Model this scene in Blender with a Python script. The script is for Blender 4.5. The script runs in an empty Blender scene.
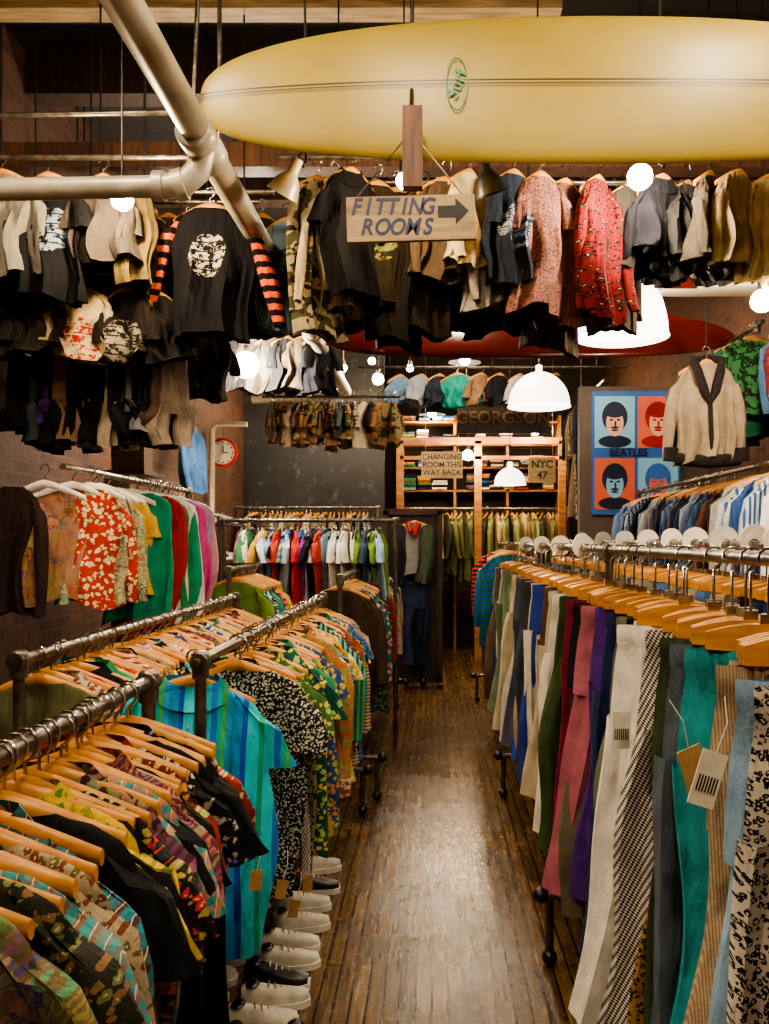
import bpy, math, random
from mathutils import Matrix, Vector
random.seed(7)
R=random.uniform
CAMZ=1.7; F=850.0; CX=432.0; CY=540.0
def at(u,v,d):   # image pixel + depth -> world metres
    return ((u-CX)*d/F, d, CAMZ-(v-CY)*d/F)
def lin(c):
    c=c/255.0
    return c/12.92 if c<=0.04045 else ((c+0.055)/1.055)**2.4
def H(h):
    h=h.lstrip('#')
    return (lin(int(h[0:2],16)),lin(int(h[2:4],16)),lin(int(h[4:6],16)),1)

# ------------------------------------------------------------------ materials
class NT:
    def __init__(s,name):
        s.m=bpy.data.materials.new(name); s.m.use_nodes=True
        s.t=s.m.node_tree; s.b=s.t.nodes['Principled BSDF']
    def n(s,typ,**k):
        nd=s.t.nodes.new(typ)
        for a,v in k.items(): setattr(nd,a,v)
        return nd
    def l(s,a,b): s.t.links.new(a,b)
    def math(s,op,a,b=None,c=None):
        nd=s.n('ShaderNodeMath',operation=op)
        for i,x in enumerate((a,b,c)):
            if x is None: continue
            if isinstance(x,(int,float)): nd.inputs[i].default_value=x
            else: s.l(x,nd.inputs[i])
        return nd.outputs[0]
    def mix(s,f,a,b,typ='MIX'):
        nd=s.n('ShaderNodeMix',data_type='RGBA',blend_type=typ)
        for i,x in ((0,f),(6,a),(7,b)):
            if isinstance(x,(int,float)): nd.inputs[i].default_value=x
            elif isinstance(x,tuple): nd.inputs[i].default_value=x
            else: s.l(x,nd.inputs[i])
        return nd.outputs[2]
    def noise(s,vec,scale,detail=3,rough=.5):
        nd=s.n('ShaderNodeTexNoise'); nd.inputs['Scale'].default_value=scale
        nd.inputs['Detail'].default_value=detail; nd.inputs['Roughness'].default_value=rough
        if vec is not None: s.l(vec,nd.inputs['Vector'])
        return nd
    def ramp(s,f,stops,const=False):
        nd=s.n('ShaderNodeValToRGB')
        if const: nd.color_ramp.interpolation='CONSTANT'
        e=nd.color_ramp.elements
        while len(e)<len(stops): e.new(0.5)
        for i,(p,c) in enumerate(stops):
            e[i].position=p; e[i].color=c
        s.l(f,nd.inputs[0]); return nd.outputs[0]
    def bump(s,h,st,dist=.01):
        nd=s.n('ShaderNodeBump'); nd.inputs['Strength'].default_value=st; nd.inputs['Distance'].default_value=dist
        s.l(h,nd.inputs['Height']); s.l(nd.outputs[0],s.b.inputs['Normal'])
def cloth(name,kind):
    n=NT(name)
    A=n.n('ShaderNodeAttribute',attribute_name='colA').outputs['Color']
    B=n.n('ShaderNodeAttribute',attribute_name='colB').outputs['Color']
    P=n.n('ShaderNodeAttribute',attribute_name='pc').outputs['Vector']
    sp=n.n('ShaderNodeSeparateXYZ'); n.l(P,sp.inputs[0]); x,y,z=sp.outputs
    geo=n.n('ShaderNodeNewGeometry').outputs['Position']
    def warp(am,sc):
        nz=n.noise(P,sc,2); v2=n.n('ShaderNodeVectorMath',operation='MULTIPLY_ADD')
        n.l(nz.outputs['Color'],v2.inputs[0]); v2.inputs[1].default_value=(am,am,am); n.l(P,v2.inputs[2]); return v2.outputs[0]
    if kind=='plain': col=A
    elif kind=='vstripe': col=n.mix(n.math('GREATER_THAN',n.math('FRACT',x),.5),A,B)
    elif kind=='hstripe': col=n.mix(n.math('GREATER_THAN',n.math('FRACT',z),.5),A,B)
    elif kind=='plaid':
        f1=n.math('GREATER_THAN',n.math('FRACT',x),.55); f2=n.math('GREATER_THAN',n.math('FRACT',z),.55)
        col=n.mix(n.math('MULTIPLY',n.math('ADD',f1,f2),.5),A,B)
        f3=n.math('GREATER_THAN',n.math('FRACT',n.math('ADD',x,.3)),.93)
        col=n.mix(f3,col,(.6,.5,.3,1))
    elif kind=='check':
        f1=n.math('GREATER_THAN',n.math('FRACT',n.math('ADD',x,n.math('MULTIPLY',z,.5))),.5)
        f2=n.math('GREATER_THAN',n.math('FRACT',z),.5)
        col=n.mix(n.math('ABSOLUTE',n.math('SUBTRACT',f1,f2)),A,B)
    elif kind=='floral':
        w=warp(1.1,1.3)
        vo=n.n('ShaderNodeTexVoronoi'); n.l(w,vo.inputs['Vector']); vo.inputs['Scale'].default_value=1
        f=n.math('LESS_THAN',vo.outputs['Distance'],.42)
        c=n.mix(f,A,B)
        hs=n.n('ShaderNodeHueSaturation'); n.l(B,hs.inputs['Color']); hs.inputs['Hue'].default_value=.62; hs.inputs['Saturation'].default_value=.9; hs.inputs['Value'].default_value=.8
        s2=n.n('ShaderNodeSeparateColor'); n.l(vo.outputs['Color'],s2.inputs[0])
        c=n.mix(n.math('MULTIPLY',f,n.math('GREATER_THAN',s2.outputs[0],.6)),c,hs.outputs[0])
        col=n.mix(n.math('MULTIPLY',n.math('LESS_THAN',vo.outputs['Distance'],.16),.7),c,(.6,.48,.3,1))
    elif kind=='leopard':
        w=warp(.9,2)
        vo=n.n('ShaderNodeTexVoronoi'); n.l(w,vo.inputs['Vector']); vo.inputs['Scale'].default_value=1
        d=vo.outputs['Distance']
        col=n.mix(n.math('MULTIPLY',n.math('GREATER_THAN',d,.2),n.math('LESS_THAN',d,.47)),A,B)
    elif kind=='camo':
        nz=n.noise(P,.8,1).outputs[0]; nz2=n.noise(P,1.1,1).outputs[0]
        c=n.mix(n.math('GREATER_THAN',nz,.52),A,B)
        col=n.mix(n.math('GREATER_THAN',nz2,.58),c,(.03,.025,.015,1))
    elif kind=='graphic':
        dx=n.math('DIVIDE',x,.12); dz=n.math('DIVIDE',n.math('ADD',z,.34),.13)
        rr=n.math('ADD',n.math('MULTIPLY',dx,dx),n.math('MULTIPLY',dz,dz))
        nz=n.noise(P,30,4,.75).outputs[0]; nb=n.noise(P,9,2).outputs[0]
        rr=n.math('ADD',rr,n.math('MULTIPLY',nb,1.1))
        bars=n.math('GREATER_THAN',n.math('FRACT',n.math('MULTIPLY',z,22)),.15)
        m=n.math('MULTIPLY',n.math('MULTIPLY',n.math('LESS_THAN',rr,1.25),bars),n.math('GREATER_THAN',nz,.5))
        col=n.mix(m,A,B)
    elif kind=='bluestripe':
        fr=n.math('FRACT',x)
        col=n.ramp(fr,[(0,H('#2f94d4')),(.16,H('#2458c0')),(.24,H('#34c4d4')),(.42,H('#2fa482')),(.5,H('#3cccdc')),(.66,H('#2a7ad0')),(.76,H('#2cb2a4')),(.84,H('#55b85c')),(.9,H('#38aee0'))],True)
    elif kind=='patch':
        w=warp(1.6,.9)
        vo=n.n('ShaderNodeTexVoronoi'); n.l(w,vo.inputs['Vector']); vo.inputs['Scale'].default_value=.45
        hs=n.n('ShaderNodeHueSaturation'); n.l(vo.outputs['Color'],hs.inputs['Color']); hs.inputs['Saturation'].default_value=.8; hs.inputs['Value'].default_value=.45
        st=n.math('GREATER_THAN',n.math('FRACT',n.math('MULTIPLY',vo.outputs['Distance'],4)),.5)
        col=n.mix(.3,n.mix(st,A,n.mix(1,hs.outputs[0],(1,.72,.5,1),'MULTIPLY')),B)
    w=n.noise(geo,14,3).outputs[0]
    col=n.mix(1.0,col,n.ramp(w,[(.25,(.7,.7,.7,1)),(.75,(1.08,1.08,1.08,1))]),'MULTIPLY')
    n.l(col,n.b.inputs['Base Color'])
    n.b.inputs['Roughness'].default_value=.88
    n.b.inputs['Specular IOR Level'].default_value=.2
    mp=n.n('ShaderNodeMapping'); mp.inputs['Scale'].default_value=(1,1,.3); n.l(geo,mp.inputs[0])
    wr=n.noise(mp.outputs[0],15,4,.48).outputs[0]
    n.bump(n.math('ADD',wr,n.math('MULTIPLY',n.noise(geo,160,2).outputs[0],.04)),.85,.04)
    return n.m
def simple(name,c1,c2,scale=8,rough=.6,metal=0,bump=.1,stretch=None,emit=0):
    n=NT(name); tc=n.n('ShaderNodeNewGeometry').outputs['Position']
    if stretch:
        mp=n.n('ShaderNodeMapping'); mp.inputs['Scale'].default_value=stretch; n.l(tc,mp.inputs[0]); tc=mp.outputs[0]
    nz=n.noise(tc,scale,5).outputs[0]
    col=n.ramp(nz,[(.3,c1),(.7,c2)]); n.l(col,n.b.inputs['Base Color'])
    n.b.inputs['Roughness'].default_value=rough; n.b.inputs['Metallic'].default_value=metal
    if bump: n.bump(nz,bump)
    return n.m
KINDS=['plain','vstripe','hstripe','floral','plaid','check','leopard','camo','graphic','bluestripe','patch']
MATS=[cloth('fabric_'+k,k) for k in KINDS]
MI={k:i for i,k in enumerate(KINDS)}
def reg(k,m): MI[k]=len(MATS); MATS.append(m)
reg('wood',simple('hanger_wood',H('#ae7428'),H('#d89a48'),9,.34,0,.05,(1,1,6)))
reg('chrome',simple('hook_steel',H('#8a8780'),H('#c8c4ba'),30,.25,1,0))
reg('pipe',simple('galvanised_pipe',H('#4c453e'),H('#8a8176'),25,.34,.85,.1))
reg('white',simple('white_plastic',H('#d6cfbf'),H('#efe9dc'),5,.4,0,0))
reg('black',simple('black_rubber',H('#0c0b0b'),H('#1c1a19'),9,.35,0,.05))
reg('paintpipe',simple('painted_pipe',H('#98907e'),H('#bdb4a0'),6,.4,.2,.05))
reg('darkwood',simple('dark_wood',H('#1c110a'),H('#3a2414'),5,.55,0,.2,(8,8,1)))
reg('postwood',simple('reclaimed_post',H('#3a2416'),H('#6a4428'),5,.6,0,.3,(8,8,1)))
reg('midwood',simple('warm_wood',H('#7a4c22'),H('#b07a3c'),4,.5,0,.2,(1,8,8)))
reg('signwood',simple('weathered_sign_wood',H('#75603f'),H('#a88f66'),5,.6,0,.2,(1,8,8)))
reg('fadedpaint',simple('faded_sign_paint',H('#6a5030'),H('#8a6c44'),12,.7,0,0))
reg('blue',simple('sign_blue_paint',H('#0c1236'),H('#161f50'),20,.5,0,0))
reg('tag',simple('paper_tag',H('#e0d6c0'),H('#f2ead8'),40,.7,0,0))
reg('kraft',simple('kraft_tag',H('#a07a48'),H('#bb9562'),40,.7,0,0))
reg('redpaint',simple('red_board_gloss',H('#4a130d'),H('#6e2014'),3,.2,0,0))
reg('cream',simple('cream_board_gloss',H('#cfc09a'),H('#e4d8b4'),3,.3,0,0))
reg('ink',simple('black_ink',H('#0a0a0c'),H('#15151a'),3,.6,0,0))
reg('clockred',simple('clock_red',H('#8e1510'),H('#b52418'),3,.4,0,0))
reg('fur',simple('dark_fur',H('#0c0806'),H('#2a1e16'),60,.95,0,1.0))
reg('shoe',simple('white_canvas',H('#a8a090'),H('#d8d0c0'),20,.6,0,.1))
def emis(name,c,s):
    n=NT(name); n.b.inputs['Base Color'].default_value=c
    n.b.inputs['Emission Color'].default_value=c; n.b.inputs['Emission Strength'].default_value=s
    return n.m
reg('shade',emis('lit_opal_shade',(1,.93,.82,1),3.2))
reg('bulb',emis('warm_bulb',(1,.74,.44,1),700))
reg('bulb_cool',emis('bright_bulb',(1,.85,.66,1),620))
reg('smallbulb',emis('small_bulb',(1,.72,.42,1),560))
reg('fill_light',emis('fill_lamp_bulb',(1,.81,.57,1),700))  # emission for the added fill lamps

# ------------------------------------------------------------------ mesh builder
def lerp(a,b,t): return a+(b-a)*t
class MB:
    def __init__(s): s.V=[];s.F=[];s.M=[];s.A=[];s.B=[];s.P=[]
    def add(s,vs,fs,mat,M=None,a=(1,1,1,1),b=(0,0,0,1),pc=None):
        o=len(s.V)
        for i,v in enumerate(vs):
            w=(M@Vector(v)) if M is not None else v
            s.V.append((w[0],w[1],w[2])); s.A.append(a); s.B.append(b)
            s.P.append(pc[i] if pc else (0,0,0))
        mi=MI[mat]
        for f in fs: s.F.append([o+k for k in f]); s.M.append(mi)
    def loft(s,rings,mat,M=None,a=(1,1,1,1),b=(0,0,0,1),sc=1,off=(0,0,0),caps=False,closed=True):
        n=len(rings[0]); vs=[p for r in rings for p in r]; fs=[]
        for i in range(len(rings)-1):
            for j in range(n if closed else n-1):
                k=(j+1)%n
                fs.append([i*n+j,(i+1)*n+j,(i+1)*n+k,i*n+k])
        if caps:
            fs.append(list(range(n))); fs.append([len(vs)-1-k for k in range(n)])
        pc=[((v[0]*sc+off[0]),off[1]+v[1]*.2,(v[2]*sc+off[2])) for v in vs]
        s.add(vs,fs,mat,M,a,b,pc)
    def box(s,c,d,mat,M=None,a=(1,1,1,1),b=(0,0,0,1)):
        x,y,z=c; w,h,t=d[0]/2,d[1]/2,d[2]/2
        vs=[(x+i*w,y+j*h,z+k*t) for i in(-1,1) for j in(-1,1) for k in(-1,1)]
        s.add(vs,[[0,1,3,2],[4,6,7,5],[0,4,5,1],[2,3,7,6],[0,2,6,4],[1,5,7,3]],mat,M,a,b,[(v[0],0,v[2]) for v in vs])
    def tube(s,pts,r,mat,n=6,M=None,caps=True,a=(1,1,1,1)):
        pts=[Vector(p) for p in pts]; rings=[]
        rr=r if isinstance(r,list) else [r]*len(pts)
        up=None
        for i,p in enumerate(pts):
            t=(pts[min(i+1,len(pts)-1)]-pts[max(i-1,0)]).normalized()
            if up is None:
                up=Vector((0,0,1)) if abs(t.z)<.9 else Vector((1,0,0))
            u=t.cross(up).normalized(); v=u.cross(t).normalized(); up=v
            rings.append([tuple(p+(u*math.cos(2*math.pi*k/n)+v*math.sin(2*math.pi*k/n))*rr[i]) for k in range(n)])
        s.loft(rings,mat,M,a,caps=caps)
    def lathe(s,prof,c,mat,n=20,M=None,a=(1,1,1,1)):
        rings=[[(c[0]+r*math.cos(2*math.pi*k/n),c[1]+r*math.sin(2*math.pi*k/n),c[2]+z) for k in range(n)] for r,z in prof]
        s.loft(rings,mat,M,a)
    def ball(s,c,r,mat,n=12,m=8,a=(1,1,1,1),sq=(1,1,1)):
        rings=[]
        for i in range(m+1):
            ph=math.pi*i/m; rr=max(r*math.sin(ph),1e-4)
            rings.append([(c[0]+sq[0]*rr*math.cos(2*math.pi*k/n),c[1]+sq[1]*rr*math.sin(2*math.pi*k/n),c[2]+sq[2]*r*math.cos(ph)) for k in range(n)])
        s.loft(rings,mat,None,a)
    def build(s,name,parent=None,smooth=True):
        me=bpy.data.meshes.new(name); me.from_pydata(s.V,[],s.F)
        used=sorted(set(s.M)); mp={m:i for i,m in enumerate(used)}
        for m in used: me.materials.append(MATS[m])
        me.polygons.foreach_set('material_index',[mp[m] for m in s.M])
        if smooth: me.polygons.foreach_set('use_smooth',[True]*len(s.F))
        for nm,dat in (('colA',s.A),('colB',s.B)):
            at_=me.color_attributes.new(nm,'FLOAT_COLOR','POINT')
            at_.data.foreach_set('color',[c for v in dat for c in v])
        p=me.attributes.new('pc','FLOAT_VECTOR','POINT'); p.data.foreach_set('vector',[c for v in s.P for c in v])
        if smooth:
            try: me.set_sharp_from_angle(angle=math.radians(55))
            except Exception: pass
        me.update()
        o=bpy.data.objects.new(name,me); bpy.context.collection.objects.link(o)
        if parent: o.parent=parent
        return o
def empty(name,loc=(0,0,0)):
    e=bpy.data.objects.new(name,None); e.empty_display_size=.1
    bpy.context.collection.objects.link(e); return e
def text(s,loc,size,mat,parent,rot=(math.pi/2,0,0),ext=.003,name='lettering',sx=1,off=.015):
    c=bpy.data.curves.new(name,'FONT'); c.body=s; c.size=size; c.extrude=ext; c.align_x='CENTER'; c.align_y='CENTER'
    c.offset=size*off
    c.materials.append(MATS[MI[mat]])
    o=bpy.data.objects.new(name,c); bpy.context.collection.objects.link(o)
    o.location=loc; o.rotation_euler=rot; o.scale=(sx,1,1); o.parent=parent
    return o

# ------------------------------------------------------------------ garments
def T(x,y,z,yaw=0,tilt=0,roll=0):
    return Matrix.Translation((x,y,z))@Matrix.Rotation(yaw,4,'Z')@Matrix.Rotation(tilt,4,'X')@Matrix.Rotation(roll,4,'Y')
def shirt(mb,M,w=.22,L=.75,sl='short',kind='plain',a=(1,1,1,1),b=(0,0,0,1),sk=None,sa=None,sb=None,sc=12,d=.03,fa=.02,N=20,collar=False,flare=1.0,nr=11,spread=0,ssc=None,placket=False):
    off=(R(0,9),R(0,9),R(0,9)) if kind!='graphic' else (0,R(0,9),0)
    if kind=='graphic': sc=1
    k=R(2.0,4.5); ph=R(0,6.3); ph2=R(0,6.3); s=w/.22; lean=R(-.04,.04); shr=R(-.015,.015)
    prof=[(-.088,.088*s,.024),(-.098,.105*s,.022),(-.112,.14*s,.02),(-.138,.18*s,.022),(-.165,.2*s,.026),(-.21,w*.97,.03)]
    for i in range(1,nr+1):
        t=i/nr; prof.append((-.21-(L-.15)*t, w*(.97+.03*t)*(1+(flare-1)*t+.05*math.sin(4*t+ph)), d*lerp(1.1,1.6,t)))
    rings=[]
    for z,hw,hd in prof:
        t=max(0,(-z-.15)/max(.1,L-.15)); r=[]
        for j in range(N):
            th=2*math.pi*j/N; c=math.cos(th); x=hw*math.copysign(abs(c)**.8,c); y=hd*math.sin(th)
            am=fa*min(1,t*1.6)
            y+=am*(math.sin(k*x/w*2+ph+1.2*t)+.55*math.sin(2.6*k*x/w*2+ph2+2*t))
            x+=am*.7*math.sin(5*t+ph2)+lean*t
            zz=z+(.022*math.sin(3*x/w+ph) if t>.9 else 0)+shr*(x/w)
            r.append((x,y,zz))
        rings.append(r)
    mb.loft(rings,kind,M,a,b,sc,off)
    if placket:   # front button strip
        pr=[]; 
        for z,hw,hd in prof[4:]:
            t=max(0,(-z-.15)/max(.1,L-.15)); am=fa*min(1,t*1.6); xo=am*.7*math.sin(5*t+ph2)+lean*t
            yy=-hd+am*(math.sin(k*0+ph+1.2*t)+.55*math.sin(ph2+2*t))-.004
            pr.append([(xo-.016,yy,z),(xo-.016,yy-.003,z),(xo+.016,yy-.003,z),(xo+.016,yy,z)])
            mb.ball(tuple(M@Vector((xo,yy-.004,z))),.0045,'kraft',6,4)
        mb.loft(pr,kind,M,a,b,sc,off,closed=False)
    if collar:
        rc=[(math.cos(math.pi*q/6),math.sin(math.pi*q/6)) for q in range(7)]
        for sgn in (1,-1):
            if sgn>0:
                top=[(c[0]*.08*s,-.02*c[1],-.06-.03*c[1]) for c in rc]; bot=[(c[0]*.12*s,-.04*c[1],-.105-.06*c[1]) for c in rc]
            else:
                top=[(c[0]*.08*s,.03*c[1],-.06) for c in rc]; bot=[(c[0]*.12*s,.04*c[1],-.105) for c in rc]
            mb.loft([top,bot],kind,M,a,b,sc,off,closed=False)
    if sl and sl!='none':
        sk=sk or kind; sa=sa or a; sb=sb or b
        if sk=='graphic': sk='plain'
        for sg in (-1,1):
            if sl=='short': path=[(.155,-.14,.05,.02),(.195,-.19,.072,.026),(.215,-.26,.072,.03),(.222,-.34,.074,.03)]
            else:
                path=[(.155,-.14,.05,.02),(.2,-.2,.068,.03),(.222,-.32,.06,.032),(.228,-.45,.054,.03),(.226,-.58,.046,.028),(.222,-.68,.038,.025),(.22,-.71,.034,.022)]
                zs=min(1,(L+.08)/.74); path=[(p[0],p[1]*(zs if p[1]<-.25 else 1),p[2],p[3]) for p in path]
            dx=R(-.015,.02); dy=R(-.04,.03); rg=[]; sp=spread+R(-.01,.03); p3=R(0,6)
            for i,(px,pz,rx,ry) in enumerate(path):
                px=px*s+dx*i/3+sp*max(0,(-pz-.15))/.5
                rg.append([(sg*px+rx*s*math.cos(2*math.pi*j/12)*(.9 if i else .6)*(1+.08*math.sin(i*2.1+p3)),dy*i/2+ry*math.sin(2*math.pi*j/12)+.008*math.sin(3*j+i*2+p3),pz+(sg*math.cos(2*math.pi*j/12)*-.035 if i<3 else 0)) for j in range(12)])
            mb.loft(rg,sk,M,sa,sb,ssc or sc,(off[0]+3,off[1],off[2]+1))
def pants(mb,M,w=.19,L=1.1,kind='plain',a=(1,1,1,1),b=(0,0,0,1),sc=12,splay=.04,leg=.1,d=.045,hem=None,top=-.205):
    off=(R(0,9),R(0,9),R(0,9)); k=R(2,4); ph=R(0,6); N=20
    hem=hem or leg
    rings=[]
    for z,hw,hd in [(top+.012,w*.99,.014),(top,w,.018),(top-.035,w*1.0,.02),(top-.04,w*.985,.016),(top-.12,w*1.06,.036),(top-.22,w*1.12,d),(top-.30,w*1.14,d*1.15)]:
        rings.append([(hw*math.cos(2*math.pi*j/N)+0,hd*math.sin(2*math.pi*j/N)+.014*math.sin(k*3*math.cos(2*math.pi*j/N)+ph),z) for j in range(N)])
    mb.loft(rings,kind,M,a,b,sc,off)
    if L>.8:   # belt loops
        for xx in (-.6,-.2,.25,.65):
            mb.box((xx*w,-.024,top-.018),(.008,.006,.045),kind,M,a,b)
    for sg in (-1,1):
        rg=[]; q=R(-.07,.07); nn=14; p2=R(0,6); tw=R(-.7,.7); am=R(.008,.022)
        for i in range(nn+1):
            t=i/nn; z=top-.24-(L-.24)*t; hw=lerp(leg*1.12,hem,min(1,t*1.2))*(1+.1*math.sin(8*t+ph)); cx=sg*(w*.56+splay*t)+am*math.sin(5*t+p2)
            dd=lerp(d,d*1.3,t); an=tw*t; ring=[]
            for j in range(18):
                th=2*math.pi*j/18; lx=hw*math.cos(th); ly=dd*math.sin(th)*(1+.32*math.sin(3*th+p2+t*1.5))+.014*math.sin(2.5*lx/hw*3+p2)
                ring.append((cx+lx*math.cos(an)-ly*math.sin(an),q*t+sg*.008+lx*math.sin(an)+ly*math.cos(an),z+.008*math.sin(th+p2)))
            rg.append(ring)
        mb.loft(rg,kind,M,a,b,sc,off)
def hook(mb,M,z0):
    pts=[(0,0,z0),(0,0,-.035),(.012,0,-.026),(.022,0,-.008),(.021,0,.008),(.01,0,.021),(-.006,0,.022),(-.018,0,.012),(-.021,0,-.004)]
    mb.tube(pts,.0034,'chrome',5,M)
def hanger(mb,M,w=.195,mat='wood',low=False):
    rings=[]
    for i in range(13):
        x=lerp(-w,w,i/12); u=abs(x)/w; z=-.072-.072*u**1.35; h=lerp(.019,.014,u); dy=.008; y=.03*u*u-.008
        rings.append([(x,y+dy*math.cos(2*math.pi*q/8),z+h*math.sin(2*math.pi*q/8)) for q in range(8)])
    mb.loft(rings,mat,M,caps=True)
    hook(mb,M,-.065)
def cliphanger(mb,M,w=.125):
    for sy in (-.012,.012):
        rings=[]
        for i in range(7):
            x=lerp(-w,w,i/6); u=abs(x)/w; h=.03-.012*u**2
            z=-.165-.01*u*u
            rings.append([(x,sy-.009,z-h),(x,sy+.009,z-h),(x,sy+.009,z+h),(x,sy-.009,z+h)])
        mb.loft(rings,'wood',M,caps=True)
    mb.box((0,0,-.13),(.03,.034,.03),'chrome',M)
    hook(mb,M,-.12)

def pick(pal): return random.choice(pal)
def pal(s): return [H(c) for c in s.split()]
BRIGHT=pal('#b23b2e #2f6fb5 #d3a32a #2c8f5d #e8e0cf #17181c #7d3a76 #c87a34 #3fa0a8 #c86a7a #e8e2d2 #27305c #6b8a2e #9ac0d8 #e8e4dc')
MUTED=pal('#6b5a44 #3a3f45 #8a7a60 #1b1b1e #4a5a48 #7c6650 #2b3350 #a5937a #5a2e28 #c8b99a #24201e #555a5e')
HAW_A=pal('#1f3d2a #17181c #2c4a80 #8c2e28 #c0a03a #1d5b5b #101014 #e2d8bc #50307a #2f6c3c #a9622e #22262e #d8ccb0 #3a2a20 #15161a')
HAW_B=pal('#c8963a #b8442e #5fa0a8 #e0d6b8 #4c8a4a #c87a90 #5a78b0 #c8b050 #a04030 #d8ceb8 #8a7a5a')
def rand_item(style):
    if style=='haw':
        k=random.choice(['floral','floral','floral','floral','patch','leopard','plain','hstripe','plaid','patch','camo','vstripe'])
        return k,pick(HAW_A),pick(HAW_B),R(28,60)
    if style=='tee':
        k=random.choice(['plain','plain','graphic','hstripe','plain','floral']); return k,pick(BRIGHT),pick(BRIGHT),R(16,30)
    if style=='muted':
        k=random.choice(['plain','plain','plain','plaid','vstripe','floral']); return k,pick(MUTED),pick(MUTED),R(20,40)
    if style=='camo':
        return 'camo',pick(pal('#6b6038 #8e6c45 #75704a #9a7a50')),pick(pal('#4a4c30 #8a6040 #5a5a44')),R(16,24)
def rackframe(fr,x,y0,y1,z,axis='Y',posts=None,r=.017,ball=True,feet=True,tostop=0):
    def P(t,zz,o=0): return (x+o,t,zz) if axis=='Y' else (t,x+o,zz)
    fr.tube([P(y0,z),P(y1,z)],r,'pipe',10)
    for t in (posts if posts is not None else [y0,y1]):
        fr.tube([P(t,tostop),P(t,z+.0)],r,'pipe',10)
        fr.tube([P(t,z-.05),P(t,z-.02),P(t,z+.02),P(t,z+.028)],[r*1.45,r*1.5,r*1.5,r*1.1],'pipe',12)
        fr.tube([P(t-.03,z),P(t+.03,z)] ,r*1.5,'pipe',12)
        if feet:
            if axis=='Y':
                fr.tube([(x-.24,t,.28),(x+.24,t,.28)],r,'pipe',8); fr.tube([(x-.04,t,.28),(x+.04,t,.28)],r*1.5,'pipe',10)
                fr.tube([(x,t,0),(x,t,.03)],r*2.4,'pipe',12)
                for sg in (-1,1):
                    fr.tube([(x+sg*.24,t,.28),(x+sg*.24,t,.06)],r,'pipe',8)
                    fr.ball((x+sg*.24,t,.032),.032,'black')
                    if ball: fr.ball((x+sg*.275,t,.28),.032,'black')
def rack(name,x,y0,y1,z,items,axis='Y',hang='wood',yaw=.12,jx=.02,posts=None,feet=True,frame=True,ball=True,m=.06,tostop=0,extend=.05):
    e=empty(name); fr=MB(); hg=MB(); gm=MB()
    if frame: rackframe(fr,x,y0-extend,y1+extend,z,axis,posts,feet=feet,ball=ball,tostop=tostop)
    n=len(items)
    for i,it in enumerate(items):
        it=dict(it)
        t=lerp(y0+m,y1-m,(i+.5)/n)+R(-.008,.008)
        if 't' in it: t=it.pop('t')
        yw=it.pop('yaw',R(-yaw,yaw)); ox=it.pop('ox',R(-jx,jx)); tl=R(-.02,.02)
        if axis=='Y': Mh=T(x+ox*.5,t,z,yw); Mg=T(x+ox,t,z,yw,tl,R(-.03,.03))
        else: Mh=T(t,x,z,yw+math.pi/2); Mg=T(t,x+ox*.6,z,yw+math.pi/2,tl,R(-.02,.02))
        ty=it.pop('type','shirt')
        if ty=='shirt':
            if hang=='wood': hanger(hg,Mh)
            elif hang: hanger(hg,Mh,mat=hang)
            shirt(gm,Mg,**it)
        else:
            cliphanger(hg,Mh); pants(gm,Mg,**it)
    if fr.V: fr.build('frame',e)
    if hg.V: hg.build('hangers',e)
    gm.build('garments',e)
    return e
def rnd_shirts(n,style,L=(.65,.8),sl=('short','long'),w=(.2,.235),**k):
    out=[]
    for i in range(n):
        kd,a,b,sc=rand_item(style)
        d=dict(kind=kd,a=a,b=b,sc=sc,L=R(*L),sl=random.choice(sl),w=R(*w),d=R(.016,.028),fa=R(.012,.024),N=22,nr=10,collar=(style=='haw' and random.random()<.6)); d.update(k)
        out.append(d)
    return out

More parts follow.
